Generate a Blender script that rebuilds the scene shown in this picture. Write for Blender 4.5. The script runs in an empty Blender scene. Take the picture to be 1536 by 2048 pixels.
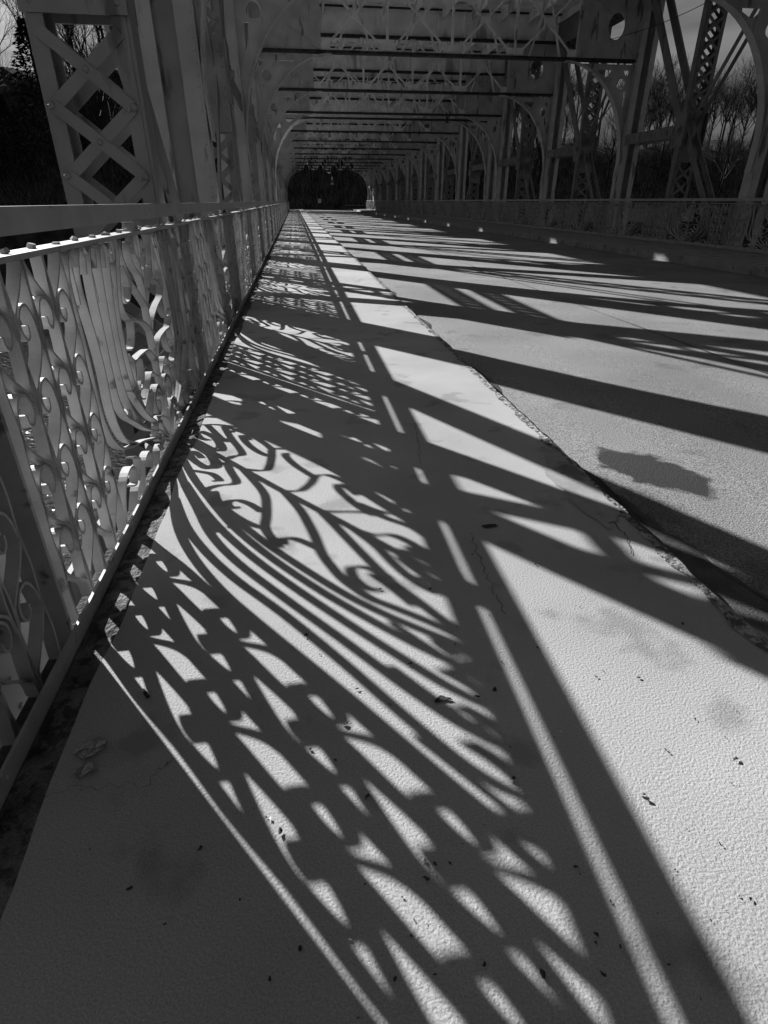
import bpy, bmesh, math, random
from mathutils import Vector, Matrix
S = 1.2                                   # metres per eye height; every length below is in eye heights
scene = bpy.context.scene
R = math.radians
# ---------------------------------------------------------------- camera
PITCH = math.atan(622/1150.0); YAW = math.atan(180/math.hypot(1150, 622))
cd = bpy.data.cameras.new('camera'); cam = bpy.data.objects.new('camera', cd); scene.collection.objects.link(cam)
cam.location = (0, 0, S); cam.rotation_euler = (R(90)-PITCH, 0, -YAW)
cd.sensor_fit = 'VERTICAL'; cd.sensor_height = 24; cd.lens = 24*1150/2048
cd.clip_start = 0.02; cd.clip_end = 3000
scene.camera = cam
# ---------------------------------------------------------------- light and sky
SUN_AZ = R(36.4); KX = 1.245                # KX: sideways drift of a shadow per unit of height
SUN_EL = math.atan(math.sin(SUN_AZ)/KX)
ld = bpy.data.lights.new('sun', 'SUN'); ld.energy = 5.0; ld.angle = R(0.55); ld.color = (1, 1, 1)
sun = bpy.data.objects.new('sun', ld); scene.collection.objects.link(sun)
sdir = Vector((math.sin(SUN_AZ)*math.cos(SUN_EL), -math.cos(SUN_AZ)*math.cos(SUN_EL), -math.sin(SUN_EL)))
sun.rotation_euler = sdir.to_track_quat('-Z', 'Y').to_euler()
w = bpy.data.worlds.new('World'); scene.world = w; w.use_nodes = True
nt = w.node_tree; N = nt.nodes; L = nt.links
bg = N['Background']
sky = N.new('ShaderNodeTexSky'); sky.sky_type = 'NISHITA'; sky.sun_disc = False
sky.sun_elevation = SUN_EL; sky.sun_rotation = -SUN_AZ
bw = N.new('ShaderNodeRGBToBW'); L.new(sky.outputs[0], bw.inputs[0])
tc = N.new('ShaderNodeTexCoord'); mp = N.new('ShaderNodeMapping'); mp.inputs['Scale'].default_value = (1.4, 1.4, 9)
L.new(tc.outputs['Generated'], mp.inputs[0])
cl = N.new('ShaderNodeTexNoise'); cl.inputs['Scale'].default_value = 2.2; cl.inputs['Detail'].default_value = 6
L.new(mp.outputs[0], cl.inputs['Vector'])
cr = N.new('ShaderNodeMapRange'); cr.inputs[1].default_value = 0.35; cr.inputs[2].default_value = 0.7
cr.inputs[3].default_value = 0.55; cr.inputs[4].default_value = 1.5
L.new(cl.outputs[0], cr.inputs[0])
sp = N.new('ShaderNodeSeparateXYZ'); L.new(tc.outputs['Generated'], sp.inputs[0])
er = N.new('ShaderNodeMapRange'); er.inputs[1].default_value = 0.0; er.inputs[2].default_value = 0.6
er.inputs[3].default_value = 0.085; er.inputs[4].default_value = 1.3
L.new(sp.outputs[2], er.inputs[0])
m1 = N.new('ShaderNodeMath'); m1.operation = 'MULTIPLY'; L.new(bw.outputs[0], m1.inputs[0]); L.new(cr.outputs[0], m1.inputs[1])
m2 = N.new('ShaderNodeMath'); m2.operation = 'MULTIPLY'; L.new(m1.outputs[0], m2.inputs[0]); L.new(er.outputs[0], m2.inputs[1])
L.new(m2.outputs[0], bg.inputs[0]); bg.inputs[1].default_value = 0.05*0.75
scene.view_settings.view_transform = 'Standard'; scene.view_settings.look = 'None'
scene.view_settings.exposure = 1.18; scene.view_settings.gamma = 1
scene.render.engine = 'CYCLES'
scene.cycles.sample_clamp_indirect = 4; scene.cycles.max_bounces = 5; scene.cycles.diffuse_bounces = 3

# ---------------------------------------------------------------- materials
def mat(name, col, rough=0.7, var=0.25, vscale=3.0, bump=0.0, bscale=60.0, spec=0.3, dark=None, dscale=1.0, dcut=0.6,
        metal=0.0, bdist=0.01, fine=0.0, fscale=200.0, streak=False, stain=False):
    m = bpy.data.materials.new(name); m.use_nodes = True
    t = m.node_tree; n = t.nodes; l = t.links; b = n['Principled BSDF']
    b.inputs['Roughness'].default_value = rough; b.inputs['Specular IOR Level'].default_value = spec
    b.inputs['Metallic'].default_value = metal
    geo = n.new('ShaderNodeNewGeometry')
    def noise(sc, det=5, vec=None):
        q = n.new('ShaderNodeTexNoise'); q.inputs['Scale'].default_value = sc; q.inputs['Detail'].default_value = det
        l.new(vec or geo.outputs['Position'], q.inputs['Vector']); return q.outputs[0]
    def rng(src, a, b2, c, d):
        q = n.new('ShaderNodeMapRange'); q.inputs[1].default_value = a; q.inputs[2].default_value = b2
        q.inputs[3].default_value = c; q.inputs[4].default_value = d; l.new(src, q.inputs[0]); return q.outputs[0]
    def mul(a, b2):
        q = n.new('ShaderNodeMath'); q.operation = 'MULTIPLY'; l.new(a, q.inputs[0])
        if isinstance(b2, float): q.inputs[1].default_value = b2
        else: l.new(b2, q.inputs[1])
        return q.outputs[0]
    v = rng(noise(vscale), 0.3, 0.7, col*(1-var), col*(1+var))
    if fine: v = mul(v, rng(noise(fscale, 2), 0.3, 0.7, 1-fine, 1+fine))
    if dark is not None:
        vec = geo.outputs['Position']
        if streak:
            mpn = n.new('ShaderNodeMapping'); mpn.inputs['Scale'].default_value = (1, 1, 0.22); l.new(vec, mpn.inputs[0]); vec = mpn.outputs[0]
        v = mul(v, rng(noise(dscale, 8, vec), dcut, dcut+0.07, 1.0, dark))
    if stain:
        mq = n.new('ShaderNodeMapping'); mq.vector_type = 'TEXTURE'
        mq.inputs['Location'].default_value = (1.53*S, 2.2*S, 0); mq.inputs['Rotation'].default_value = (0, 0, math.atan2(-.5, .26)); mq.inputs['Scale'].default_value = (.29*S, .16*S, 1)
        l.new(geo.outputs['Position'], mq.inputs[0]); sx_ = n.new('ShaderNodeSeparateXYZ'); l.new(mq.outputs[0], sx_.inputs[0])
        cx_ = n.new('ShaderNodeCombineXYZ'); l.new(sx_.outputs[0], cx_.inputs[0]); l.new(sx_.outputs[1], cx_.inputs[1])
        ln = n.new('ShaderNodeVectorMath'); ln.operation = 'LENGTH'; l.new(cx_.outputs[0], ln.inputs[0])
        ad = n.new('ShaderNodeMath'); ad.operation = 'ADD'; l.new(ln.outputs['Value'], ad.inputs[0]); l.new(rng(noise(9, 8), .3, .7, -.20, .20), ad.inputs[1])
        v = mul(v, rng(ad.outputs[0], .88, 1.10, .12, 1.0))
    l.new(v, b.inputs['Base Color'])
    if bump:
        bp = n.new('ShaderNodeBump'); bp.inputs['Strength'].default_value = bump; bp.inputs['Distance'].default_value = bdist
        l.new(noise(bscale, 4), bp.inputs['Height']); l.new(bp.outputs[0], b.inputs['Normal'])
    return m
M_conc = mat('trowelled_concrete', 0.335, 0.9, 0.16, 1.0, 1.0, 150, 0.2, 0.74, 3.4, 0.58, fine=0.2, fscale=260, bdist=0.0026)
M_conc2 = mat('grey_kerb_concrete', 0.27, 0.9, 0.2, 3, 0.7, 60, 0.2, 0.55, 4, 0.58, fine=0.15, bdist=0.005)
M_crumb = mat('crumbled_concrete', 0.27, 0.95, 0.6, 14, 1.0, 60, 0.1, 0.35, 30, 0.48, fine=0.3, bdist=0.014)
M_rim = mat('dirty_broken_concrete', 0.14, 0.95, 0.5, 10, 1.0, 60, 0.1, 0.45, 22, 0.5, fine=0.3, bdist=0.02)
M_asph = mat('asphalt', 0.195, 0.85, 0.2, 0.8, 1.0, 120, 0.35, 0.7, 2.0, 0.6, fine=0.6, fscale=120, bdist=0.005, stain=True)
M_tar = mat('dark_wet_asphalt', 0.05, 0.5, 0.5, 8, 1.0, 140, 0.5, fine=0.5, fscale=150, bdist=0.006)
M_stain = mat('damp_asphalt', 0.10, 0.6, 0.3, 8, 1.0, 120, 0.5, fine=0.9, fscale=120, bdist=0.005)
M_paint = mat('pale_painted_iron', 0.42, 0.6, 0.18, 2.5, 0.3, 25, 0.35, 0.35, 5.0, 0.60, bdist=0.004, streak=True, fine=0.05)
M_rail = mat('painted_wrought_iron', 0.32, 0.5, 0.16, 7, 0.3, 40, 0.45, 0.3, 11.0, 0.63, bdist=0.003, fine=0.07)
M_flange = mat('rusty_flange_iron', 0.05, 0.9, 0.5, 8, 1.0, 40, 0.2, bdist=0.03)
M_truss = mat('shade_toned_iron', 0.17, 0.6, 0.2, 2.5, 0.3, 25, 0.3, 0.4, 5.0, 0.60, bdist=0.005, streak=True, fine=0.06)  # darker copy of the frame iron: dimmer light at the sides put in colour
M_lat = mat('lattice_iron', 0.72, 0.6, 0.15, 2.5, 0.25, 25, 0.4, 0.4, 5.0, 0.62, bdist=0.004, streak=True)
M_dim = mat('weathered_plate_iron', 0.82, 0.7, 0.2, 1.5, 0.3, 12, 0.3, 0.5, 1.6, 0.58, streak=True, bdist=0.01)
M_bark = mat('bark', 0.028, 0.9, 0.4, 4, spec=0.1)
M_pale = mat('pale_bark', 0.6, 0.8, 0.2, 4, spec=0.1)
M_needle = mat('needles', 0.02, 1.0, 0.5, 5, spec=0.0)
M_slope = mat('leaf_litter', 0.03, 0.95, 0.6, 0.6, spec=0.05)
M_leaf = mat('dry_leaf', 0.03, 0.7, 0.5, 50)
M_chip = mat('pale_chip', 0.5, 0.8, 0.3, 50)
M_stone = mat('pale_stone', 0.5, 0.9, 0.15, 2, 0.6, 20, 0.2, 0.7, 3, 0.6)
M_black = mat('black_metal', 0.03, 0.5, 0.2)
M_sign = mat('sign_white', 0.55, 0.5, 0.1)
M_foil = mat('foil', 0.35, 0.25, 0.5, 60, 1.0, 80, 0.8, metal=0.8)
M_glass = mat('lamp_glass', 0.5, 0.2, 0.1)
M_slab = mat('slab_concrete', 0.2, 0.9, 0.3, 2)
def water_mat():
    m = bpy.data.materials.new('river_water'); m.use_nodes = True
    t = m.node_tree; n = t.nodes; l = t.links; b = n['Principled BSDF']
    b.inputs['Base Color'].default_value = (0.012, 0.012, 0.012, 1); b.inputs['Roughness'].default_value = 0.03
    b.inputs['Specular IOR Level'].default_value = 0.5
    g = n.new('ShaderNodeNewGeometry'); h = n.new('ShaderNodeTexNoise'); h.inputs['Scale'].default_value = 3.0; h.inputs['Detail'].default_value = 3
    l.new(g.outputs['Position'], h.inputs['Vector'])
    bp = n.new('ShaderNodeBump'); bp.inputs['Strength'].default_value = 1.0; bp.inputs['Distance'].default_value = 0.10
    l.new(h.outputs[0], bp.inputs['Height']); l.new(bp.outputs[0], b.inputs['Normal'])
    return m
M_water = water_mat()

# ---------------------------------------------------------------- mesh helpers
class MB:
    def __init__(s): s.v = []; s.f = []
    def add(s, vs, fs):
        o = len(s.v); s.v += [tuple(p) for p in vs]; s.f += [tuple(i+o for i in f) for f in fs]; return s
    def box(s, x0, x1, y0, y1, z0, z1):
        vs = [(x0,y0,z0),(x1,y0,z0),(x1,y1,z0),(x0,y1,z0),(x0,y0,z1),(x1,y0,z1),(x1,y1,z1),(x0,y1,z1)]
        return s.add(vs, [(0,3,2,1),(4,5,6,7),(0,1,5,4),(1,2,6,5),(2,3,7,6),(3,0,4,7)])
    def bar(s, a, b, w, t, wdir):
        """flat bar from a to b: w wide along wdir, t thick along the third direction"""
        a = Vector(a); b = Vector(b); d = (b-a).normalized(); wd = Vector(wdir); wd = (wd-d*wd.dot(d)).normalized()
        td = d.cross(wd); W = wd*w/2; T = td*t/2
        vs = [a-W-T, a+W-T, a+W+T, a-W+T, b-W-T, b+W-T, b+W+T, b-W+T]
        return s.add(vs, [(0,3,2,1),(4,5,6,7),(0,1,5,4),(1,2,6,5),(2,3,7,6),(3,0,4,7)])
    def tube(s, a, b, r0, r1, n=6, cap=True):
        a = Vector(a); b = Vector(b); d = (b-a)
        if d.length < 1e-6: return s
        d.normalize(); u = d.orthogonal().normalized(); v = d.cross(u)
        vs = [];
        for p, r in ((a, r0), (b, r1)):
            for i in range(n):
                q = 2*math.pi*i/n; vs.append(p+u*math.cos(q)*r+v*math.sin(q)*r)
        fs = [(i, (i+1) % n, n+(i+1) % n, n+i) for i in range(n)]
        if cap: fs += [tuple(range(n-1, -1, -1)), tuple(range(n, 2*n))]
        return s.add(vs, fs)
    def rivet(s, p, nrm, r):
        p = Vector(p); nr = Vector(nrm).normalized(); u = nr.orthogonal().normalized(); v = nr.cross(u)
        vs = [p+(u*math.cos(q)+v*math.sin(q))*r for q in [i*math.pi/3 for i in range(6)]]
        vs += [p+nr*r*0.5+(u*math.cos(q)+v*math.sin(q))*r*0.62 for q in [i*math.pi/3 for i in range(6)]]
        return s.add(vs, [(i, (i+1) % 6, 6+(i+1) % 6, 6+i) for i in range(6)]+[(6,7,8,9,10,11)])
    def ribbon(s, pts, xw, t, x=0.0, sub=4):
        """strap standing on edge: pts are (y, z), xw wide across the fence, t thick"""
        P = smooth(pts, sub); n = len(P); vs = []
        for i, (y, z) in enumerate(P):
            a = P[max(i-1, 0)]; b = P[min(i+1, n-1)]
            dy, dz = b[0]-a[0], b[1]-a[1]; q = math.hypot(dy, dz) or 1; ny, nz = -dz/q*t/2, dy/q*t/2
            vs += [(x-xw/2, y+ny, z+nz), (x+xw/2, y+ny, z+nz), (x+xw/2, y-ny, z-nz), (x-xw/2, y-ny, z-nz)]
        fs = []
        for i in range(n-1):
            o = 4*i
            for k in range(4): fs.append((o+k, o+(k+1) % 4, o+4+(k+1) % 4, o+4+k))
        fs += [(3,2,1,0), (4*n-4, 4*n-3, 4*n-2, 4*n-1)]
        return s.add(vs, fs)
    def build(s, name, m, parent=None, smooth_=False, loc=None):
        me = bpy.data.meshes.new(name); me.from_pydata([(a*S, b*S, c*S) for a, b, c in s.v], [], s.f); me.update()
        bm = bmesh.new(); bm.from_mesh(me); bmesh.ops.recalc_face_normals(bm, faces=bm.faces); bm.to_mesh(me); bm.free()
        if smooth_:
            for p in me.polygons: p.use_smooth = True
        me.materials.append(m)
        o = bpy.data.objects.new(name, me); scene.collection.objects.link(o)
        if parent: o.parent = parent
        if loc: o.location = tuple(c*S for c in loc)
        return o
def smooth(pts, sub):
    if len(pts) < 3: return pts
    out = []
    for i in range(len(pts)-1):
        p0 = pts[max(i-1, 0)]; p1 = pts[i]; p2 = pts[i+1]; p3 = pts[min(i+2, len(pts)-1)]
        for k in range(sub):
            t = k/sub
            out.append(tuple(0.5*((2*p1[j])+(-p0[j]+p2[j])*t+(2*p0[j]-5*p1[j]+4*p2[j]-p3[j])*t*t+(-p0[j]+3*p1[j]-3*p2[j]+p3[j])*t**3) for j in range(2)))
    out.append(pts[-1]); return out
def holed_plate(outer, holes, y, t):
    """plate in the plane y with outline and holes given as (x, z) loops, t thick"""
    from mathutils.geometry import tessellate_polygon
    loops = [outer]+holes
    tris = tessellate_polygon([[Vector((x, z, 0)) for x, z in lp] for lp in loops])
    flat = [p for lp in loops for p in lp]; n = len(flat)
    mb = MB(); vs = [(x, y-t/2, z) for x, z in flat]+[(x, y+t/2, z) for x, z in flat]
    fs = [tuple(tr) for tr in tris]+[tuple(i+n for i in reversed(tr)) for tr in tris]
    o = 0
    for lp in loops:
        k = len(lp)
        for i in range(k): fs.append((o+i, o+(i+1) % k, n+o+(i+1) % k, n+o+i))
        o += k
    return mb.add(vs, fs)
def circle(cx, cz, r, n=16, rz=None): return [(cx+math.cos(2*math.pi*i/n)*r, cz+math.sin(2*math.pi*i/n)*(rz or r)) for i in range(n)]
def empty(name, loc=(0, 0, 0), rz=0):
    o = bpy.data.objects.new(name, None); scene.collection.objects.link(o)
    o.location = tuple(c*S for c in loc); o.rotation_euler = (0, 0, rz); return o
def tag(o, label=None, cat=None, group=None, kind=None):
    if label: o['label'] = label
    if cat: o['category'] = cat
    if group: o['group'] = group
    if kind: o['kind'] = kind
    return o
def copy_tree(o, parent=None):
    kids = [c for c in list(o.children)]
    c = o.copy(); scene.collection.objects.link(c)
    if parent: c.parent = parent
    for k in kids: copy_tree(k, c)
    return c
ORD = ['first','second','third','fourth','fifth','sixth','seventh','eighth','ninth','tenth','eleventh','twelfth','thirteenth','fourteenth','fifteenth','sixteenth','seventeenth','eighteenth','nineteenth','twentieth']
def ordinal(i):
    if i < 20: return ORD[i]
    return ('twenty-' if i < 29 else 'thirty-')+ORD[(i-20) % 10] if i != 29 else 'thirtieth'
rnd = random.Random(7)

# ---------------------------------------------------------------- ground, pavements, road
P = 6.07; ZR = -0.07; ZRR = -0.16
def edge_noise(seed, y, amp, f=7.0):
    q = 0
    for k in range(3): q += math.sin(y*f*(1.9**k)+seed*3.1+k*1.7)*amp/(1.6**k)
    return q
def strip(name, xa, xb, y0, y1, n, za, zb, m, kind='structure', thick=0.0, ja=0.0, jb=0.0, seed=1, f=7.0):
    mb = MB(); vs = []; fs = []
    for i in range(n+1):
        y = y0+(y1-y0)*i/n
        vs += [(xa+edge_noise(seed, y, ja, f), y, za), (xb+edge_noise(seed+5, y, jb, f), y, zb)]
    fs = [(2*i, 2*i+1, 2*i+3, 2*i+2) for i in range(n)]
    mb.add(vs, fs)
    if thick:
        xs0, xs1 = xa, xb
        k = len(mb.v); mb.v += [(x, y, z-thick) for x, y, z in vs]
        mb.f += [tuple(k+i for i in reversed(f_)) for f_ in fs]
        for i in range(n): mb.f += [(2*i, 2*i+2, k+2*i+2, k+2*i), (2*i+1, 2*i+3, k+2*i+3, k+2*i+1)]
    return tag(mb.build(name, m), kind=kind)
YE = 90.5
strip('sidewalk', -0.54, 1.125, -6, YE, 1400, 0, 0, M_conc, thick=0.25, ja=0.006, jb=0.008, seed=2, f=5)
strip('road', 1.10, 7.96, -6, YE+0.6, 4, ZR, ZRR, M_asph, thick=0.2)
strip('far_sidewalk', 7.95, 9.78, -6, YE, 900, 0.0, 0.03, M_conc2, thick=0.30, ja=0.004, seed=9)
MB().box(7.5, 60, YE+0.3, 91.9, -3, -0.02).build('quay_paving', M_conc2)['kind'] = 'structure'
strip('cross_street', -60, 90, YE+0.6, 97.5, 2, -0.165, -0.165, M_asph, thick=0.5)
# steel nosing of the pavement edge, tar joint and worn edges
strip('kerb_nosing', 1.122, 1.134, -3, YE, 600, -0.012, -0.012, M_flange, thick=0.05)
strip('kerb_worn_edge', 1.094, 1.128, -1, 40, 3000, 0.0035, 0.0035, M_crumb, ja=0.008, jb=0.003, seed=3, f=19)
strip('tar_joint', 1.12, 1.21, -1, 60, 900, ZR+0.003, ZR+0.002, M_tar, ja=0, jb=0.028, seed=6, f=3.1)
strip('tar_seam', 3.30, 3.315, -1, 60, 500, ZR-0.025, ZR-0.0255, M_tar, ja=0.004, jb=0.004, seed=6, f=1.1)
strip('pavement_crumbled_rim', -0.624, -0.53, -1, 60, 1500, -0.016, -0.004, M_rim, ja=0.0, jb=0.008, seed=13, f=13, thick=.2)
def poly_patch(name, pts, z, m, kind='structure', jag=0.01, sub=6):
    out = []
    for i in range(len(pts)):
        a = pts[i]; b = pts[(i+1) % len(pts)]
        for k in range(sub):
            t = k/sub; out.append((a[0]+(b[0]-a[0])*t+rnd.uniform(-jag, jag), a[1]+(b[1]-a[1])*t+rnd.uniform(-jag, jag)))
    zf = z if callable(z) else (lambda x: z)
    c = (sum(p[0] for p in out)/len(out), sum(p[1] for p in out)/len(out))
    vs = [(c[0], c[1], zf(c[0]))]+[(p[0], p[1], zf(p[0])) for p in out]; n = len(out)
    o = MB().add(vs, [(0, 1+i, 1+(i+1) % n) for i in range(n)]).build(name, m)
    if kind: o['kind'] = kind
    return o
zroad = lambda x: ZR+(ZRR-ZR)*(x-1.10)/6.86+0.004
poly_patch('wet_gutter_kerb_shade', [(1.13,.7),(1.13,1.6),(1.13,2.3),(1.16,2.5),(1.22,2.2),(1.25,1.9),(1.29,1.6),(1.36,1.3),(1.40,.9)], lambda x: zroad(x)+.003, M_tar, jag=0.02)  # dark wet asphalt that also paints in the kerb's drop shadow
M_patch = mat('repaired_concrete', 0.27, 0.75, 0.2, 4, 0.5, 50, 0.3, 0.5, 5, 0.55, bdist=0.004)
poly_patch('kerb_repair', [(1.05,2.35),(1.118,2.30),(1.12,1.97),(1.10,1.70),(1.0,1.6),(0.965,1.79),(0.965,2.06)], 0.0045, M_patch, jag=0.01)
def crack(pts, wd):
    mb = MB(); P_ = []
    for a, b in zip(pts[:-1], pts[1:]):
        for k in range(8):
            t = k/8; P_.append((a[0]+(b[0]-a[0])*t+rnd.uniform(-.008, .008), a[1]+(b[1]-a[1])*t+rnd.uniform(-.01, .01)))
    P_.append(pts[-1]); vs = []
    for i, p in enumerate(P_):
        a = P_[max(i-1, 0)]; b = P_[min(i+1, len(P_)-1)]; d = Vector((b[0]-a[0], b[1]-a[1])).normalized(); ww = wd*rnd.uniform(.3, 1)
        vs += [(p[0]-d.y*ww, p[1]+d.x*ww, 0.004), (p[0]+d.y*ww, p[1]-d.x*ww, 0.004)]
    mb.add(vs, [(2*i, 2*i+1, 2*i+3, 2*i+2) for i in range(len(P_)-1)])
    tag(mb.build('pavement_crack', M_flange), kind='structure')
def px(x, y, z=0.0):
    """point of the ground at height z seen at photograph position x, y"""
    f = 1150.0; cp, sp_, cy, sy = math.cos(PITCH), math.sin(PITCH), math.cos(YAW), math.sin(YAW)
    fw = Vector((sy*cp, cy*cp, -sp_)); rt = Vector((cy, -sy, 0)); up = rt.cross(fw)
    d = fw*f+rt*(x-768)+up*(1024-y); t = (z-1)/d.z
    return (d.x*t, d.y*t)
crack([px(940,1065), px(955,1110), px(985,1180), px(1010,1230)], 0.0016)
crack([px(830,850), px(835,885), px(842,930)], 0.0014)
crack([px(70,1590), px(170,1580), px(300,1570), px(345,1520)], 0.0008)
crack([px(1210,1030), px(1250,1070), px(1262,1110)], 0.003)
poly_patch('pavement_spall', [px(962,1053), px(975,1050), px(992,1050), px(996,1054), px(985,1056), px(970,1058)], 0.004, M_flange, jag=0.002, sub=4)
poly_patch('pavement_spall', [px(868,1403), px(880,1393), px(900,1397), px(905,1402), px(890,1403), px(872,1409)], 0.004, M_flange, jag=0.002, sub=4)
# girder stringers below the pavements
MB().box(-1.30, -1.27, -6, 90, -0.95, -0.70).box(-0.91, -0.88, -6, 90, -0.95, -0.70).box(9.96, 10.40, -6, 90, -1.05, -0.62).box(-0.5, -0.3, -6, 90, -1.2, -0.25).box(9.3, 9.6, -6, 90, -1.2, -0.25).build('deck_stringer', M_truss)['kind'] = 'structure'

# ---------------------------------------------------------------- railing bays
Q = 0.1875; RW = 0.031; RT = 0.0075
def mir(pts): return [(-a, b) for a, b in pts]
BR = [
 [(0.02,.27),(.08,.29),(.14,.318),(.19,.305),(.25,.27),(.33,.235),(.37,.225)],
 [(.0,.17),(.06,.215),(.11,.23),(.17,.20),(.165,.15),(.12,.125),(.09,.15),(.11,.18)],
 [(.01,.05),(.08,.09),(.15,.11),(.22,.09),(.25,.05),(.22,.02),(.18,.04)],
 [(.0,.33),(.06,.38),(.11,.41),(.17,.42),(.28,.424),(.37,.425),(.43,.465)],
 [(.265,.41),(.26,.375),(.28,.34),(.315,.316),(.355,.303),(.375,.318),(.345,.333)],
 [(.33,.255),(.38,.27),(.405,.306),(.407,.358),(.387,.4),(.36,.425)],
 [(.0,.47),(.077,.52),(.155,.545),(.216,.56),(.30,.575),(.345,.597),(.375,.62),(.385,.65),(.383,.68),(.364,.71),(.345,.74),(.31,.80),(.29,.85),(.30,.875)],
 [(.394,.475),(.357,.475),(.31,.507),(.29,.545),(.28,.57)],
 [(.20,.735),(.205,.70),(.227,.675),(.275,.645),(.325,.645),(.343,.67),(.312,.70)],
 [(.0,.58),(.04,.61),(.11,.656),(.17,.697),(.215,.735),(.235,.78),(.26,.83),(.24,.865)],
 [(.0,.67),(.035,.72),(.085,.748),(.12,.78),(.125,.82),(.10,.85),(.075,.83),(.09,.80)],
 [(.04,.875),(.055,.84),(.045,.80),(.02,.77)],
 [(.037,.10),(.037,.171),(.042,.213),(.067,.24),(.117,.241),(.176,.209),(.182,.178),(.166,.138),(.13,.13)],
 [(.274,.775),(.245,.734),(.234,.693)],
 [(.37,.895),(.344,.864),(.341,.83),(.362,.804),(.388,.80),(.395,.83)],
 [(.283,.152),(.23,.2),(.20,.235),(.215,.262),(.24,.25)],
]
def ribs():
    root = (0.0, -0.06); A = []
    # three arms sweeping out from the root, then six ribs rising from them
    A.append([root,(.18,.02),(.33,.07),(.47,.115),(.62,.15),(.74,.19),(.82,.25),(.865,.33),(.875,.42),(.873,.6),(.88,.74),(.875,.80),(.845,.85),(.80,.868)])
    A.append([(.56,.14),(.68,.20),(.74,.27),(.765,.36),(.755,.48),(.765,.60),(.785,.70),(.79,.78),(.755,.845),(.72,.865),(.70,.83),(.715,.79)])
    A.append([root,(.17,.05),(.30,.10),(.42,.155),(.53,.22),(.63,.28),(.675,.36),(.68,.48),(.675,.60),(.675,.72),(.66,.80),(.62,.862),(.585,.85),(.60,.80)])
    A.append([(.40,.15),(.50,.23),(.56,.31),(.59,.40),(.595,.50),(.585,.62),(.57,.72),(.555,.79),(.515,.86),(.485,.84),(.50,.79)])
    A.append([root,(.12,.06),(.23,.12),(.33,.18),(.42,.26),(.49,.34),(.52,.44),(.52,.55),(.50,.65),(.475,.73),(.45,.79),(.41,.86),(.385,.84)])
    A.append([(.36,.22),(.42,.31),(.455,.42),(.46,.52),(.45,.62),(.42,.70),(.38,.77),(.345,.83),(.35,.875)])
    A.append([(.55,.235),(.575,.285),(.62,.275)]); A.append([(.43,.285),(.455,.335),(.50,.33)])
    return A
def column(o, c):
    """half unit of the scroll work between an outer spine at o and a centre spine at c"""
    mb = MB(); w = c-o
    f = lambda pts, z0: [(o+a*w, min(z0+b, .872)) for a, b in pts]
    mb.ribbon([(o+w*(.03+.03*math.sin(2*math.pi*(z+.03)/Q)), z) for z in [(-0.06)+i*0.0469 for i in range(21)]], RW, RT, sub=2)
    mb.ribbon([(c-w*(.03+.03*math.sin(2*math.pi*(z+.1)/Q)), z) for z in [(-0.06)+i*0.0469 for i in range(21)]], RW, RT, sub=2)
    for k in range(-1, 5):
        z = .185+Q*k
        if z > -.06 and z < .84: mb.ribbon(f([(.06,-.045),(.10,.0),(.30,.028),(.60,.062),(.85,.10),(.95,.145)], z), RW, RT, sub=3)
        zr = z-.012
        if -.05 < zr-.05 and zr < .85:
            mb.ribbon(f([(.95,-.085),(.90,-.045),(.84,.0),(.66,.034),(.42,.034),(.24,.010),(.22,-.022),(.36,-.044),(.50,-.034),(.52,-.012)], zr), RW, RT)
    return mb
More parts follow.
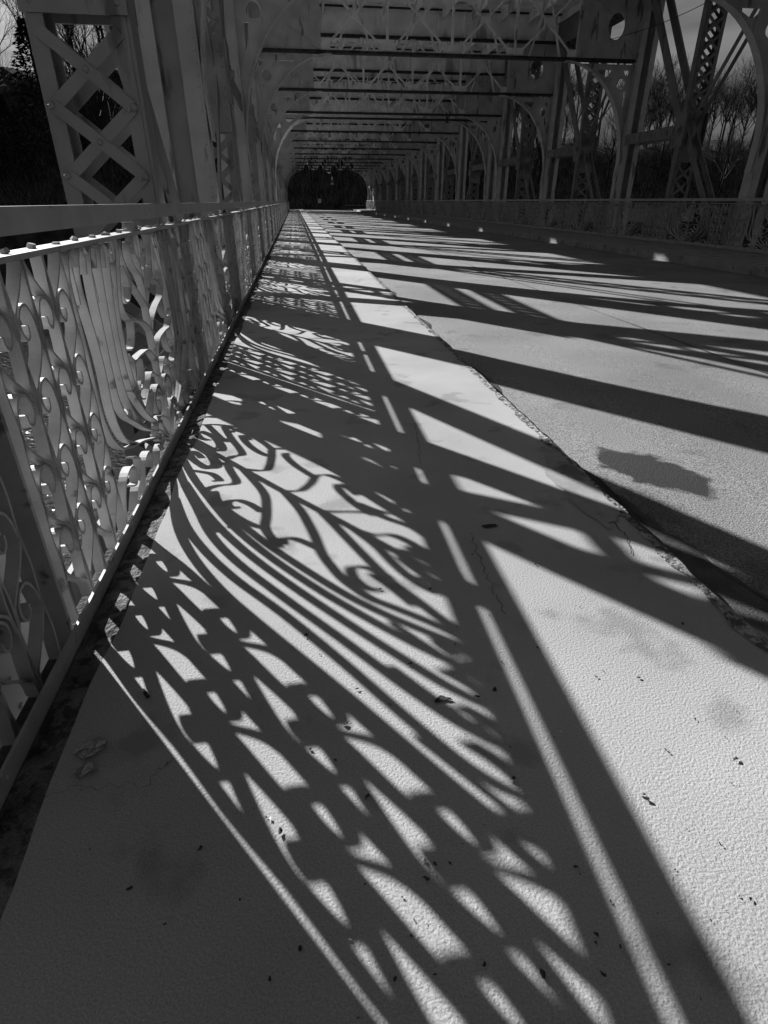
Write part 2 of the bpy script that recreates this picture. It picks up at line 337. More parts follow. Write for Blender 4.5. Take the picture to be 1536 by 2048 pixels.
def make_bay(bolts):
    root = empty('railing_bay')
    H = 1.5175
    # flat top bar, handrail, bottom angle
    MB().box(-.034, .034, -H, H-.003, .874, .888).build('top_bar', M_rail, root)
    hr = MB().box(0, .026, -H, H-.003, .9275, .989)
    hr.build('handrail', M_rail, root)
    bk = MB()
    for s_ in (1, -1): bk.bar((0.0, .03*s_, .894), (0.005, .016*s_, .924), .05, .008, (1, 0, 0))
    bk.box(-.03, .028, -.06, .06, .8885, .895).box(-.02, .03, -.05, .05, .9205, .927)
    bk.rivet((.0, -.05, .895), (0, 0, 1), .011).rivet((.0, .05, .895), (0, 0, 1), .011)
    bk.build('bracket', M_rail, root)
    bt = MB().box(.064, .072, -H, H-.003, -.088, .030)
    MB().box(-.035, .0635, -H, H-.003, -.098, -.086).build('foot_flange', M_flange, root)
    for y in [-1.3+.29*i for i in range(10)]: bt.rivet((.0725, y, .01), (1, 0, 0), .007)
    bt.build('bottom_angle', M_rail, root)
    st = MB().ribbon([(0, -.07), (.004, .2), (-.004, .45), (.003, .65), (0, .874)], RW, RT*1.3)
    for p in BR:
        st.ribbon(p, RW, RT); st.ribbon(mir(p), RW, RT)
    st.build('tree_scroll', M_rail, root)
    for sg in (1, -1):
        fb = MB()
        for p in ribs(): fb.ribbon(p if sg > 0 else mir(p), RW, RT)
        for a, z in ((.82,.80),(.64,.78),(.44,.80)):      # small spear points between the rib tops
            fb.ribbon([(sg*a, z-.09), (sg*a, z+.02)], RW*.6, RT)
            fb.add([(-.03, sg*a, z+.02), (.03, sg*a, z+.02), (0, sg*a, z+.085), (0, sg*a+.008, z+.03)], [(0,1,2),(0,2,3),(1,3,2),(0,3,1)])
        fb.build('palm_fan', M_rail, root)
        for o_, c in ((1.04, .905), (1.045, 1.175), (1.31, 1.180), (1.315, 1.45)):
            column(sg*o_, sg*c).build('scroll_column', M_rail, root)
        lw = MB()
        lw.ribbon([(sg*.90,-.06),(sg*.86,.02),(sg*.80,.08),(sg*.72,.10),(sg*.66,.07),(sg*.68,.02),(sg*.73,.03)], RW, RT)
        lw.ribbon([(sg*.60,-.06),(sg*.56,.01),(sg*.50,.05),(sg*.43,.05),(sg*.40,.01),(sg*.43,-.02)], RW, RT)
        lw.ribbon([(sg*.76,-.06),(sg*.70,-.01),(sg*.62,.02),(sg*.58,.08),(sg*.66,.12)], RW, RT)
        lw.ribbon([(sg*.33,-.06),(sg*.28,-.01),(sg*.22,.0),(sg*.20,-.03)], RW, RT)
        lw.build('low_scroll', M_rail, root)
    MB().box(-.03, .03, H-.016, H-.0035, -.086, .873).build('end_bar', M_rail, root)
    if bolts:
        for i in range(17):
            y = -1.40+.175*i
            if abs(y) < .07: continue
            b = MB().tube((rnd.uniform(-.006, .006), y, .888), (0, y, .888+rnd.uniform(.006, .013)), .013, .010, 7)
            b.build('bolt', M_rail, root)
    return root
near_bay = make_bay(True)
far_bay = make_bay(False)
def place_bay(k, side):
    src = near_bay if (side < 0 and k in (0, 1, 2)) else far_bay
    used = src.get('_used', 0)
    o = copy_tree(src) if used else src
    src['_used'] = 1
    y = 2.85+3.035*(k-1)
    if side < 0:
        o.location = (-.70*S, y*S, 0)
        lab = ('ornate scrolled iron railing bay beside the left pavement, %s from the camera' % ordinal(k))
    else:
        o.location = (9.80*S, y*S, 0.07*S); o.rotation_euler = (0, 0, math.pi)
        lab = ('ornate scrolled iron railing bay beyond the right kerb, %s from the picture edge' % ordinal(k-4))
    tag(o, lab, 'railing', 'left railing bays' if side < 0 else 'right railing bays')
for k in range(0, 30): place_bay(k, -1)
for k in range(4, 30): place_bay(k, 1)
for o in (near_bay, far_bay):
    if '_used' in o: del o['_used']
for o in bpy.data.objects:
    if '_used' in o: del o['_used']

# ---------------------------------------------------------------- bridge frames
XL0, XL1 = -1.36, -0.82; XC = 4.55          # left post outer / inner face; the right one is mirrored about XC
def mx(x, sg): return x if sg < 0 else 2*XC-x
def arch_pts(n=18):                           # inner curve of the bracket, left side
    pts = []
    for i in range(n+1):
        t = math.pi/2*i/n; pts.append((1.25-2.06*math.cos(t), 1.95+2.52*math.sin(t)))
    return pts
def make_frame(detail):
    root = empty('portal_frame')
    for sg in (-1, 1):
        po = MB(); a, b = XL0, XL1
        def bx(mb, x0, x1, *r):
            u, v = mx(x0, sg), mx(x1, sg); mb.box(min(u, v), max(u, v), *r)
        # two channels: webs run along the bridge, flanges face the camera
        bx(po, a, a+.02, -.142, .142, -1.3, 6.05); bx(po, a+.0203, a+.155, -.15, -.125, -1.3, 6.05); bx(po, a+.0203, a+.155, .125, .15, -1.3, 6.05)
        bx(po, b-.02, b, -.142, .142, -1.3, 6.05); bx(po, b-.18, b-.0203, -.15, -.125, -1.3, 6.05); bx(po, b-.18, b-.0203, .125, .15, -1.3, 6.05)
        bx(po, a+.0205, b-.0205, .085, .10, -1.3, 6.05)
        for z in (-.9, 5.6): bx(po, a+.03, b-.03, -.165, -.151, z, z+.3)
        if detail:
            for i in range(64):
                z = -.2+i*.095
                po.rivet((mx(b-.03, sg), -.151, z), (0, -1, 0), .011); po.rivet((mx(b+.0005, sg), -.1, z), (-sg, 0, 0), .011)
                if i % 2: po.rivet((mx(a+.05, sg), -.151, z), (0, -1, 0), .011)
        p = po.build('post', M_paint, root)
        # arched bracket
        cur = arch_pts(); top = 4.43
        outl = [(XL1+.002, 1.75)]+[(x, z) for x, z in cur]+[(1.25, top+.04), (XL1+.002, top+.04)]
        outl = [(x, min(z, top+.04)) for x, z in outl]
        q = [(XL1+.002, 1.75)]+[(x+.0, z) for x, z in cur if z < top]+[(1.15, top), (XL1+.002, top)]
        holes = [circle(-.50, 3.98, .13, 12), [(-.16,4.30),(.24,4.30),(.22,4.24),(-.02,4.13),(-.14,4.22)],
                 [(-.70,3.80),(-.60,3.80),(-.66,3.45),(-.70,3.40)], [(-.70,4.30),(-.52,4.30),(-.62,4.16),(-.70,4.18)]]
        qq = [(mx(x, sg), z) for x, z in q]; hh = [[(mx(x, sg), z) for x, z in h] for h in holes]
        br = holed_plate(qq, hh, 0.0, .03)
        br.build('arch_bracket', M_paint, root)
        fl = MB()
        cc = [(XL1+.035, 1.55)]+arch_pts(22)
        for (x0, z0), (x1, z1) in zip(cc[:-1], cc[1:]): fl.bar((mx(x0, sg), 0, z0), (mx(x1, sg), 0, z1), .20, .022, (0, 1, 0))
        if detail:
            for (x0, z0), (x1, z1) in zip(cc[:-1], cc[1:]):
                dx, dz = x1-x0, z1-z0; q_ = math.hypot(dx, dz)
                for t in (.25, .75):
                    for yy in (-.06, .06): fl.rivet((mx(x0+dx*t+dz/q_*.012, sg), yy, z0+dz*t-dx/q_*.012), (-sg*dz, 0, -dx), .012)
        fl.build('arch_flange', M_paint, root)
        # solid end plate of the cross girder with a round hole and crossed stiffeners
        x0, x1 = XL1+.003, .90
        cx, cz = -.12, 5.28
        ol = [(x0, 4.56), (x1, 4.56), (x1, 6.02), (x0, 6.02)]
        if sg > 0: hl = [circle(cx, cz, .24, 20, .30)]
        else: hl = []
        pl = holed_plate([(mx(x, sg), z) for x, z in ol], [[(mx(x, sg), z) for x, z in h] for h in hl], 0.0, .03)
        for a1, a2 in (((x0+.02, 4.6), (cx-.22, cz-.26)), ((x1-.02, 4.6), (cx+.22, cz-.26)), ((x0+.02, 5.98), (cx-.22, cz+.26)), ((x1-.02, 5.98), (cx+.22, cz+.26))):
            pl.bar((mx(a1[0], sg), -.03, a1[1]), (mx(a2[0], sg), -.03, a2[1]), .035, .045, (0, 0, 1) if False else (1, 0, 1))
        pl.bar((mx(x1+.03, sg), -.0, 4.56), (mx(x1+.03, sg), -.0, 6.02), .10, .10, (1, 0, 0))
        if detail:
            for i in range(18):
                z = 4.62+i*.078
                pl.rivet((mx(x1+.055, sg), -.0505, z), (0, -1, 0), .011); pl.rivet((mx(x0+.05, sg), -.016, z), (0, -1, 0), .011)
        pl.build('end_plate', M_paint, root)
    # chords of the lattice girder, rusty on their upper edge
    ch = MB().box(XL1+.004, 2*XC-XL1-.004, -.11, .11, 4.478, 4.50).box(XL1+.004, 2*XC-XL1-.004, -.02, .02, 4.502, 4.559)
    ch.box(XL1+.004, 2*XC-XL1-.004, -.11, .11, 6.03, 6.06)
    c = ch.build('chord', M_flange, root)
    # ragged rust along the chord
    rb = MB(); x = XL1+.05
    while x < 2*XC-XL1-.1:
        wq = rnd.uniform(.05, .16); hq = rnd.uniform(.012, .045); rb.box(x, x+wq, -.112, -.05, 4.5006, 4.5006+hq); x += wq
    rb.build('rust_crust', M_flange, c)
    la = MB(); x0 = .98; step = (2*XC-2*x0)/4
    for i in range(4):
        a = x0+i*step; b = a+step; m_ = (a+b)/2
        if i: la.bar((a, -.03, 4.56), (a, -.03, 6.03), .07, .05, (1, 0, 0))
        la.bar((a+.06, -.052, 4.57), (b-.06, -.052, 6.02), .055, .02, (1, 0, 1)); la.bar((b-.06, .0, 4.57), (a+.06, .0, 6.02), .055, .02, (1, 0, 1))
        la.bar((m_-step/4, .05, 4.57), (m_, .05, 5.95), .05, .02, (1, 0, 0)); la.bar((m_+step/4, .05, 4.57), (m_, .05, 5.95), .05, .02, (1, 0, 0))
        for gx, gz in ((m_, 5.3), (a+.12, 4.64), (b-.12, 4.64)): la.box(gx-.13, gx+.13, -.04, -.028, gz-.07, gz+.09)
        if detail:
            for t in range(14):
                t = t/14; la.rivet((a+.06+(b-a-.12)*t, -.0625, 4.57+1.45*t), (0, -1, 0), .010)
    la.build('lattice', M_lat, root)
    # plate girder under the added deck
    gd = MB().box(XL0, 2*XC-XL0, -.015, .015, 6.10, 6.84)
    for i in range(13): gd.box(XL0+.3+i*.93, XL0+.34+i*.93, -.07, -.0153, 6.10, 6.84)
    g_ = gd.build('floor_girder', M_dim, root)
    MB().box(XL0, 2*XC-XL0, -.13, .13, 6.065, 6.098).build('lower_flange', M_flange, g_); MB().box(XL0, 2*XC-XL0, -.13, .13, 6.841, 6.87).build('upper_flange', M_flange, g_)
    return root
fr_near = make_frame(True); fr_far = make_frame(False)
FY = [1.34, 7.3, 13.4, 19.45, 25.5, 31.55]+[33.45+P*k for k in range(10)]
un = uf = False
for i, y in enumerate(FY):
    if i < 5:
        o = fr_near if not un else copy_tree(fr_near); un = True
    else:
        o = fr_far if not uf else copy_tree(fr_far); uf = True
    o.location = (0, y*S, 0)
    tag(o, 'riveted portal frame with arched corner brackets over the road, %s counting from the camera' % ordinal(i), 'bridge frame', 'portal frames of the bridge')

# ---------------------------------------------------------------- truss panels
def make_truss(main, y_mid=False):
    """panel of length P from y=0 (near post) to y=P; main: 'near' = heavy diagonal falls towards the camera, 'far', or 'both'"""
    root = empty('truss_panel'); h = P/2; zp = 2.58; zt = 6.35; zb = -0.80; a, b = XL0, XL1
    pinY = h; c = (a+b)/2
    # lattice post
    lp = MB()
    for x in (a, b-.02): lp.box(x, x+.02, pinY-.09, pinY+.09, -1.3, 6.0)
    for x in (a+.0203, b-.115): 
        for yy in (-.102, .084): lp.box(x if x < -1.2 else x+.02, x+.075 if x < -1.2 else x+.095, pinY+yy, pinY+yy+.018, -1.3, 6.0)
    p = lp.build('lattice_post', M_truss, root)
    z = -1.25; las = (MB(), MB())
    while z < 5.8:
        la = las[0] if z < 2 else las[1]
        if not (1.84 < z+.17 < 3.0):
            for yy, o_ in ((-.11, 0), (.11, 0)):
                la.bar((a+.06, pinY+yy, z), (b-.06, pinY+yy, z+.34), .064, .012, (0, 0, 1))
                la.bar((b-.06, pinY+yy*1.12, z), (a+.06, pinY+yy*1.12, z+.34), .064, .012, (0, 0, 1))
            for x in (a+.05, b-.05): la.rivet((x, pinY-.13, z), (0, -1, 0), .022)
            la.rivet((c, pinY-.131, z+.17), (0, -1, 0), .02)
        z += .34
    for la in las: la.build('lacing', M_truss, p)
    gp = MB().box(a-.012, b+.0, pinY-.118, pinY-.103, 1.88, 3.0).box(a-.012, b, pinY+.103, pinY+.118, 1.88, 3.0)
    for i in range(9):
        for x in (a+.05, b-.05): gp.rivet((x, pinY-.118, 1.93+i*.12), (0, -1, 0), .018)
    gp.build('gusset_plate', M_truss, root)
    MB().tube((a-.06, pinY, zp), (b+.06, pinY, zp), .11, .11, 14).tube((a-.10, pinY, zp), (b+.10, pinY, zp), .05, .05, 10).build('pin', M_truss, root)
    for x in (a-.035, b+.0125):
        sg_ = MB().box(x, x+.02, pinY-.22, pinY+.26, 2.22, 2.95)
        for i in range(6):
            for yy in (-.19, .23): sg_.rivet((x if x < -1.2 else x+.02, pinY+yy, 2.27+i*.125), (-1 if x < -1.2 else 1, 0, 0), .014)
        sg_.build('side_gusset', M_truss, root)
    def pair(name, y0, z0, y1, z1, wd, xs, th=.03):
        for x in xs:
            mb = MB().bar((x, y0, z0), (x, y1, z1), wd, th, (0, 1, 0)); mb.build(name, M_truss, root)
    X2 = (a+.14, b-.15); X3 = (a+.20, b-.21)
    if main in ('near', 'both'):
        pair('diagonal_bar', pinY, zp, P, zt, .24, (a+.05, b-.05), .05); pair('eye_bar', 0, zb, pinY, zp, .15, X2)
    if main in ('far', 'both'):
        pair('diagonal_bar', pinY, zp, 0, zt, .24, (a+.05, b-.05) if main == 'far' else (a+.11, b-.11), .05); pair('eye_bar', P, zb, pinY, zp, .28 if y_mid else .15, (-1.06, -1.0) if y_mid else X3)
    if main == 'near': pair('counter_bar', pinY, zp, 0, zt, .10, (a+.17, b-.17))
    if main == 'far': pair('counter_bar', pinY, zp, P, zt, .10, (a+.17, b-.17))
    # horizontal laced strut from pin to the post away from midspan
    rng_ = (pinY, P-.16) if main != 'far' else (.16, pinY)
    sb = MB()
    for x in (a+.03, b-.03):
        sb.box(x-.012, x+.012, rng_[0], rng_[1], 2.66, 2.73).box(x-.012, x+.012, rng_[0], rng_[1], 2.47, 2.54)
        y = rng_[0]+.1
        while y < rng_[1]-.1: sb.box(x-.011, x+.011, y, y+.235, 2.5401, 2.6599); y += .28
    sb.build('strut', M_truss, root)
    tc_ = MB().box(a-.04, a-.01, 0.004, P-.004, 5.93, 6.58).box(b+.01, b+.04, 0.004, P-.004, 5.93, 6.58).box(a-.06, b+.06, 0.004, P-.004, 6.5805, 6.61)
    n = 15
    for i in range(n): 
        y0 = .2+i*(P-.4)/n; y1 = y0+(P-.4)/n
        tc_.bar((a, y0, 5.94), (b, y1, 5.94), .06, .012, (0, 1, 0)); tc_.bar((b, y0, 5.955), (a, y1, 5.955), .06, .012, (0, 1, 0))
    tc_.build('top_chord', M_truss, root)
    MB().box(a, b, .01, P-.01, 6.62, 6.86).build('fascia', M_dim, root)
    return root
protos = {}
def place_truss(y, main, side, idx):
    key = main; mid = (main == 'mid')
    o = copy_tree(protos[main]) if main in protos else make_truss('far' if mid else main, mid)
    protos.setdefault(main, o)
    if side < 0: o.location = (0, y*S, 0); o.rotation_euler = (0, 0, 0); o.scale = (1, 1, 1)
    else: o.location = (2*XC*S, y*S, 0); o.scale = (-1, 1, 1)
    tag(o, '%s truss panel with lattice post and pinned diagonals, %s counting from the camera' % ('left' if side < 0 else 'right', ordinal(idx)), 'bridge truss',
        'truss panels on the %s side' % ('left' if side < 0 else 'right'))
pan = [(-4.84, 'far'), (1.23, 'mid')]+[(7.3+P*k*1.0, 'near') for k in range(4)]+[(33.45+P*k, 'far' if k < 4 else ('both' if k == 4 else 'near')) for k in range(9)]
for side in (-1, 1):
    j = 0
    for y, mn in pan:
        if y < 0: continue
        if side > 0 and y < 7: continue
        place_truss(y, mn, side, j); j += 1

# ---------------------------------------------------------------- deck added for shade, openings cut to throw sun spots on the kerb
def deck():
    ys = [y for y in FY if y > 12]
    mb = MB(); z0, z1 = 6.88, 6.96; x0, x1 = XL0-.12, 2*XC-XL0+.12
    y = -9.0
    for fy in ys:
        cy = fy-.70
        # slab up to the opening, pieces round a small opening and its tapering slot, then on
        yb = cy+1.3; ya = cy-.30
        mb.box(x0, x1, y, ya, z0, z1)
        def prism(pl):
            n = len(pl); mb.add([(px_, py_, z0) for px_, py_ in pl]+[(px_, py_, z1) for px_, py_ in pl],
                                [tuple(range(n-1, -1, -1)), tuple(range(n, 2*n))]+[(i, (i+1) % n, n+(i+1) % n, n+i) for i in range(n)])
        prism([(-.74, ya), (x1, ya), (x1, yb), (.70, yb), (-.74, cy+.16)])
        prism([(x0, ya), (-1.10, ya), (-1.10, cy+.28), (-.80, cy+.28), (.64, yb), (x0, yb)])
        y = yb
    mb.box(x0, x1, y, 88.4, z0, z1)
    # stringers
    for i in range(9):
        x = .3+i*1.05; mb.box(x, x+.04, -9, 88.3, 6.60, 6.8795)
    o = mb.build('added_shade_deck', M_dim)
    tag(o, 'upper deck added above the frames to shade the bridge, with sun spot openings', 'bridge deck')
deck()

# ---------------------------------------------------------------- terrain and water
def terrain_z(x, y):
    q = y-98
    lim = 20 if x < -8 else (13 if x < 20 else 9.0)
    if x >= -8 and x < 30: lim = 20+(x+8)/38*(-10.5)
    elif x >= 30: lim = 9.5
    h = -0.3+min(max(q, 0)*.85, lim)+max(q-26, 0)*.10
    h += 0.5*math.sin(x*.35+y*.2)+.3*math.sin(x*.9-y*.5) if q > 3 else 0
    if y < 92: 
        h = -.3 - (92-y)*1.2 if (x < -2.0 or x > 12.5) else -.6-(92-y)*1.4
    return max(h, -9.5)
mb = MB(); xs = [-220+4*i for i in range(126)]; ys = [80+1.0*i for i in range(26)]+[106+5*i for i in range(30)]
nx = len(xs)
for y in ys:
    for x in xs: mb.v.append((x, y, terrain_z(x, y)+rnd.uniform(-.15, .15)*(y > 99)))
for j in range(len(ys)-1):
    for i in range(nx-1): mb.f.append((j*nx+i, j*nx+i+1, (j+1)*nx+i+1, (j+1)*nx+i))
tag(mb.build('hillside', M_slope, smooth_=True), kind='structure')
MB().add([(-900, -900, -8), (900, -900, -8), (900, 84, -8), (-900, 84, -8)], [(0,1,2,3)]).build('river_water', M_water)['kind'] = 'structure'
MB().add([(-1500, -1500, -9.6), (1500, -1500, -9.6), (1500, 1500, -9.6), (-1500, 1500, -9.6)], [(0,1,2,3)]).build('ground', M_slope)['kind'] = 'structure'

# ---------------------------------------------------------------- trees
def grow(mb, p, d, ln, r, depth, rg, tw):
    n = 3; q = Vector(p); d = Vector(d)
    for i in range(n):
        d2 = (d+Vector((rg.uniform(-1, 1), rg.uniform(-1, 1), rg.uniform(-.3, .8)))*.16).normalized()
        e = q+d2*ln/n; mb.tube(q, e, r*(1-.22*i/n*1.2), r*(1-.22*(i+1)/n*1.2), 4 if depth > 2 else 3, cap=False); q = e; d = d2
        if depth > 0 and i > 0 or (depth > 0 and depth < 4):
            a = d.orthogonal().normalized(); a.rotate(Matrix.Rotation(rg.uniform(0, 6.28), 3, d))
            dd = (d*rg.uniform(.55, 1.0)+a*rg.uniform(.5, .9)+Vector((0, 0, .18))).normalized()
            grow(mb, q, dd, ln*rg.uniform(.55, .78), r*.52, depth-1, rg, tw)
    if depth > 0:
        grow(mb, q, (d+Vector((rg.uniform(-.3, .3), rg.uniform(-.3, .3), .1))).normalized(), ln*.7, r*.6, depth-1, rg, tw)
def make_tree(seed, depth=4, m=None, rb=.16):
    rg = random.Random(seed); root = empty('bare_tree')
    hgt = rg.uniform(3.0, 4.6)
    MB().tube((0, 0, -.5), (0, 0, hgt*.5), rb*1.25, rb, 7).tube((0, 0, hgt*.5), (.1, 0, hgt), rb, rb*.8, 7).build('trunk', m or M_bark, root)
    cr_ = MB()
    for i in range(4):
        a = i*1.57+rg.uniform(-.4, .4)
        grow(cr_, (.1, 0, hgt*rg.uniform(.75, 1)), (math.cos(a)*.6, math.sin(a)*.6, rg.uniform(.7, 1.2)), rg.uniform(2.0, 2.9), rb*.55, depth, rg, 0)
    grow(cr_, (.1, 0, hgt), (0.05, .05, 1), 2.9, rb*.7, depth, rg, 0)
    cr_.build('crown', m or M_bark, root)
    return root
protos_t = [make_tree(11+i) for i in range(5)]
def tree_at(i, x, y, sc, z=None):
    src = protos_t[i % 5]
    o = src if not src.get('u') else copy_tree(src)
    src['u'] = 1; o.location = (x*S, y*S, (terrain_z(x, y) if z is None else z)*S); o.scale = (sc, sc, sc*rnd.uniform(.9, 1.1)); o.rotation_euler = (0, 0, rnd.uniform(0, 6.28))
    return o
n_t = 0
for (x0, x1, y0, y1, cnt, s0, s1, lab, grp) in (
    (18, 112, 98, 130, 120, .8, 1.35, 'bare leafless tree on the dark slope beyond the right truss', 'bare trees beyond the right truss'),
    (-75, -14, 98, 124, 48, 1.1, 1.8, 'tall bare tree on the dark slope beyond the left railing', 'bare trees beyond the left railing'),
    (-10, 18, 99.5, 124, 26, .8, 1.2, 'bare tree on the dark slope seen through the far portal', 'bare trees behind the far portal')):
    for i in range(cnt):
        x = rnd.uniform(x0, x1); y = rnd.uniform(y0, y1)
        o = tree_at(n_t, x, y, rnd.uniform(s0, s1)); n_t += 1
        if 'u' in o and o not in protos_t: del o['u']
        tag(o, lab, 'tree', grp)
for o in bpy.data.objects:
    if 'u' in o: del o['u']
# low brush on the slopes: nobody could count it
bb = MB(); rg = random.Random(3)
for i in range(15000):
    x = rg.uniform(-75, 115); y = 98.5+abs(rg.gauss(0, 11)); z = terrain_z(x, y)
    l_ = rg.uniform(.5, 1.8); a = rg.uniform(0, 6.28); e = (x+math.cos(a)*l_*.5, y+math.sin(a)*l_*.5, z+l_)
    r_ = rg.uniform(.012, .03)
    bb.tube((x, y, z-.1), e, r_, r_*.4, 3, cap=False)
M_brush = mat('grey_twigs', 0.16, 0.9, 0.6, 2, spec=0.1)
tag(bb.build('brush', M_brush), kind='stuff', label='tangle of bare dark brush covering the slopes beyond the river', cat='brush')
# dark evergreen at the left
def evergreen(x, y, sc, label):
    root = empty('evergreen_tree', (x, y, terrain_z(x, y))); rg = random.Random(int(x*7))
    MB().tube((0, 0, -1), (0, 0, 9*sc), .22*sc, .05, 7).build('trunk', M_bark, root)
    cb = MB()
    for i in range(2600):
        t = rg.random()**.8; z = (1.2+8*t)*sc; rr = (2.6*(1-t)**.8+.25)*sc*math.sqrt(rg.random()); a = rg.uniform(0, 6.28)
        p = Vector((math.cos(a)*rr, math.sin(a)*rr, z+rg.uniform(-.2, .2))); q = Vector((math.cos(a)*.5+rg.uniform(-.3, .3), math.sin(a)*.5+rg.uniform(-.3, .3), rg.uniform(-.3, .15)))*sc*.5
        u = Vector((rg.uniform(-1, 1), rg.uniform(-1, 1), rg.uniform(-1, 1)))*.10*sc
        cb.add([p-u, p+u, p+q], [(0, 1, 2)])
    cb.build('crown', M_needle, root)
    return tag(root, label, 'tree')
evergreen(-34, 104, 1.9, 'dark bushy evergreen, tallest dark crown just left of the big lattice post')
evergreen(-44, 103, 1.7, 'dark bushy evergreen at the left picture edge beyond the handrail')
evergreen(-39, 101, 1.3, 'smaller dark evergreen between two taller evergreens at the far left')
evergreen(-50, 100, 1.6, 'dark evergreen behind the left handrail, farthest from the bridge')

# ---------------------------------------------------------------- things at the far end
# stone pylon with cap
r0 = empty('stone_pylon', (11.1, 91.2, -.02))
MB().box(-.62, .62, -.5, .5, -.1, 1.06).box(-.70, .70, -.58, .58, 0, .14).build('shaft', M_stone, r0)
MB().box(-.72, .72, -.6, .6, 1.061, 1.16).build('cap_stone', M_stone, r0)
tag(r0, 'pale sunlit stone pylon where the right railing ends at the far side', 'pylon')
r1 = make_tree(77, 3, M_pale, .22); r1.name = 'sycamore_tree'; r1.location = (12.2*S, 94*S, -.3*S); r1.scale = (.42, .42, .62)
tag(r1, 'white barked sunlit sycamore standing behind the pale stone pylon', 'tree')
# street lamp
r2 = empty('street_lamp', (5.7, 97, -.17))
MB().tube((0, 0, 0), (0, 0, .5), .09, .06, 8).tube((0, 0, .5), (0, 0, 3.3), .05, .035, 8).build('pole', M_black, r2)
hd = MB(); hd.tube((0, 0, 3.25), (0, 0, 3.34), .12, .36, 12).tube((0, 0, 3.34), (0, 0, 3.42), .36, .12, 12); hd.build('lamp_hood', M_sign, r2)
MB().tube((0, 0, 3.9), (0, 0, 4.15), .10, .14, 8).tube((0, 0, 4.15), (0, 0, 4.3), .14, .03, 8).tube((0, 0, 3.42), (0, 0, 3.9), .025, .025, 6).build('lamp_globe', M_glass, r2)
tag(r2, 'street lamp with a wide pale hood beyond the far end of the road', 'street lamp')
r3 = empty('road_sign', (3.75, 97.3, -.17))
MB().tube((0, 0, 0), (0, 0, 1.5), .03, .03, 6).build('pole', M_black, r3)
pn = MB().box(-.22, .22, -.055, -.033, .92, 1.45).build('sign_panel', M_sign, r3)
MB().box(-.06, .06, -.062, -.0555, 1.10, 1.14).box(-.06, .06, -.062, -.0555, 1.24, 1.28).box(.02, .06, -.0618, -.0556, 1.141, 1.239).build('sign_mark', M_black, pn)
tag(r3, 'small white rectangular road sign on a thin pole facing the bridge', 'sign')
r4 = empty('low_wall', (9.4, 99, -.17)); MB().box(-1.7, 1.7, -.2, .2, -.3, .55).build('wall_face', M_slab, r4); MB().box(-1.75, 1.75, -.25, .25, .551, .63).build('coping', M_slab, r4)
tag(r4, 'low grey stone wall across the street beyond the far end', 'wall')
r5 = empty('hanging_lamp', (4.8, 87.6, 4.45)); MB().tube((0, 0, -.28), (0, 0, -.1), .12, .30, 12).build('lamp_shade', M_sign, r5); MB().tube((0, 0, -.1), (0, 0, .03), .04, .04, 8).build('hanger', M_black, r5)
tag(r5, 'small round lamp hanging under the middle of the farthest frame', 'lamp')
# thin cable sagging under the near right chord
cb_ = MB(); a = Vector((9.0, 19.3, 4.95)); b = Vector((10.0, 13.5, 5.35)); prev = a
for i in range(1, 17):
    t = i/16; q = a.lerp(b, t)-Vector((0, 0, .22*math.sin(math.pi*t))); cb_.tube(prev, q, .008, .008, 5); prev = q
tag(cb_.build('cable', M_black), 'thin dark cable sagging past the round hole of the right end plate', 'cable')

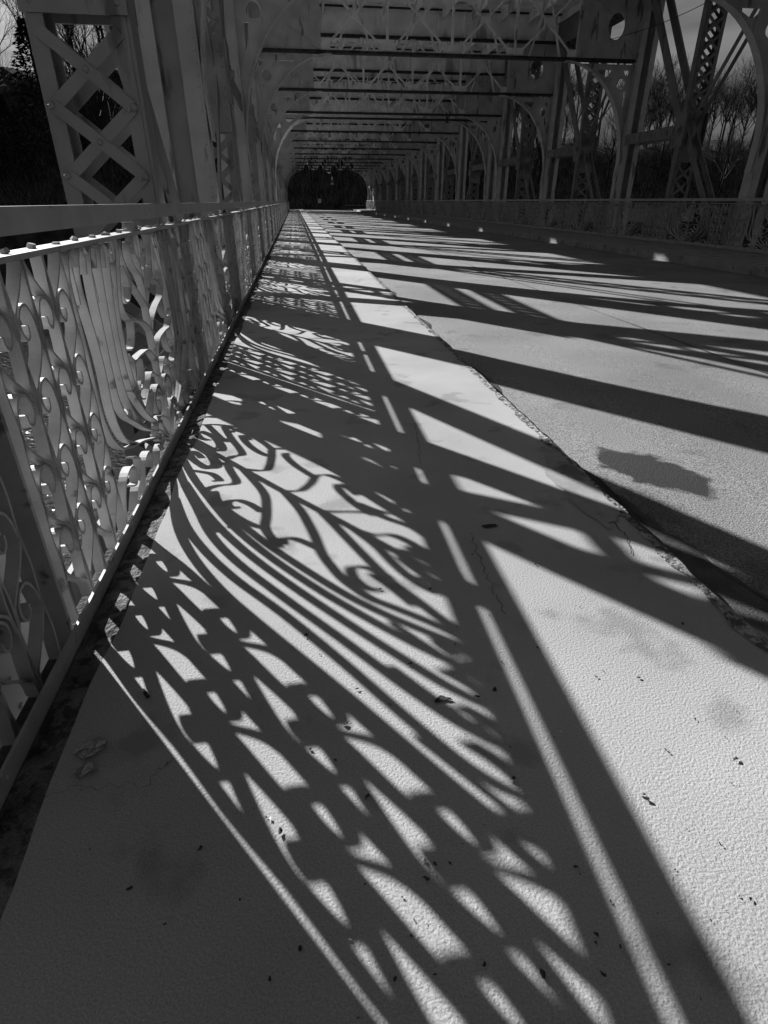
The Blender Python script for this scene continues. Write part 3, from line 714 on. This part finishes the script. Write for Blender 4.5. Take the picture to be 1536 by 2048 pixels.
# ---------------------------------------------------------------- litter on the pavement
def leaf_mesh(seed, r):
    rg = random.Random(seed); n = 7; vs = [(0, 0, .0035*rg.uniform(.6, 2))]
    for i in range(n):
        q = 6.283*i/n; rr = r*rg.uniform(.45, 1.0); vs.append((math.cos(q)*rr, math.sin(q)*rr*.65, .0015+rg.uniform(0, .0045)))
    return MB().add(vs, [(0, 1+i, 1+(i+1) % n) for i in range(n)])
leaf_protos = [leaf_mesh(i, .0085).build('leaf_fragment', M_leaf) for i in range(6)]
chip_protos = [leaf_mesh(20+i, .008).build('paint_chip', M_chip) for i in range(2)]
spots = [(1277,1357),(1192,1355),(955,1408-12),(612,1273),(580,1165),(905,1055),(945,1110),(1003,1325),(1395,1188),(1390,1440),(1075,1297),(988,1382),
 (930,1470),(1045,1592),(735,1595),(780,1410),(672,1522),(560,1665),(870,1730),(900,1728),(853,1760),(1025,1560),(848,1722),(968,1930),(1085,1950),(1192,1870),
 (1240,1895),(1205,1950),(1150,1735),(730,1770),(620,1500),(540,1640),(1330,1500),(1440,1690),(1365,1250),(1160,1215),(1070,1130),(760,1180),(820,1330),(690,1450),(1120,1465),
 (1290,1600),(1350,1740),(1500,1800),(1470,1520),(400,1700),(480,1800),(330,1850),(600,1900),(700,1880),(540,1960),(790,1960),(180,1700),(260,1780),(640,1310),(715,1380),(860,1180),(910,1290)]
for i in range(40): spots.append((rnd.uniform(500, 1480), rnd.uniform(1150, 2040)))
used = set()
for i, (x, y) in enumerate(spots):
    pt = px(x, y)
    if pt[0] < -.5 or pt[0] > 1.02: continue
    chip = i % 9 == 4
    src = (chip_protos if chip else leaf_protos)[i % (2 if chip else 6)]
    o = src if src.name not in used else src.copy()
    if o is src: used.add(src.name)
    else: scene.collection.objects.link(o)
    o.location = (pt[0]*S, pt[1]*S, 0.001); o.rotation_euler = (0, 0, rnd.uniform(0, 6.28)); q = rnd.uniform(.35, 1.15) if i < 58 else rnd.uniform(.2, .5)
    o.scale = (q, q, q)
    if chip: tag(o, 'tiny pale chip lying on the left pavement', 'paint chip', 'pale chips on the pavement')
    else: tag(o, 'tiny dark leaf fragment lying on the left pavement', 'leaf', 'leaf fragments on the pavement')
pt = px(293, 1392)
cbt = empty('cigarette_butt', (pt[0], pt[1], .006), .6)
MB().tube((0, -.012, 0), (0, .006, .001), .0045, .0045, 8).build('filter', M_leaf, cbt); MB().tube((0, .006, .001), (0, .016, .001), .0045, .004, 8).build('paper', M_chip, cbt)
tag(cbt, 'small stubbed cigarette butt beside the railing foot in the shadow', 'cigarette butt')
for (x, y), nm, lb in (((183, 1500), .03, 'crumpled dark foil wrapper beside the railing foot, larger of two'), ((172, 1545), .02, 'small crushed foil scrap nearest the camera beside the railing foot')):
    pt = px(x, y); rg = random.Random(int(x)); vs = []
    n = 5
    for j in range(n):
        for i in range(n): vs.append(((i-2)*nm*.45+rg.uniform(-.004, .004), (j-2)*nm*.33+rg.uniform(-.004, .004), rg.uniform(.002, .012)))
    o = MB().add(vs, [(j*n+i, j*n+i+1, (j+1)*n+i+1, (j+1)*n+i) for j in range(n-1) for i in range(n-1)]).build('foil_wrapper', M_foil, loc=(pt[0], pt[1], 0))
    o.rotation_euler = (0, 0, .7); tag(o, lb, 'wrapper')
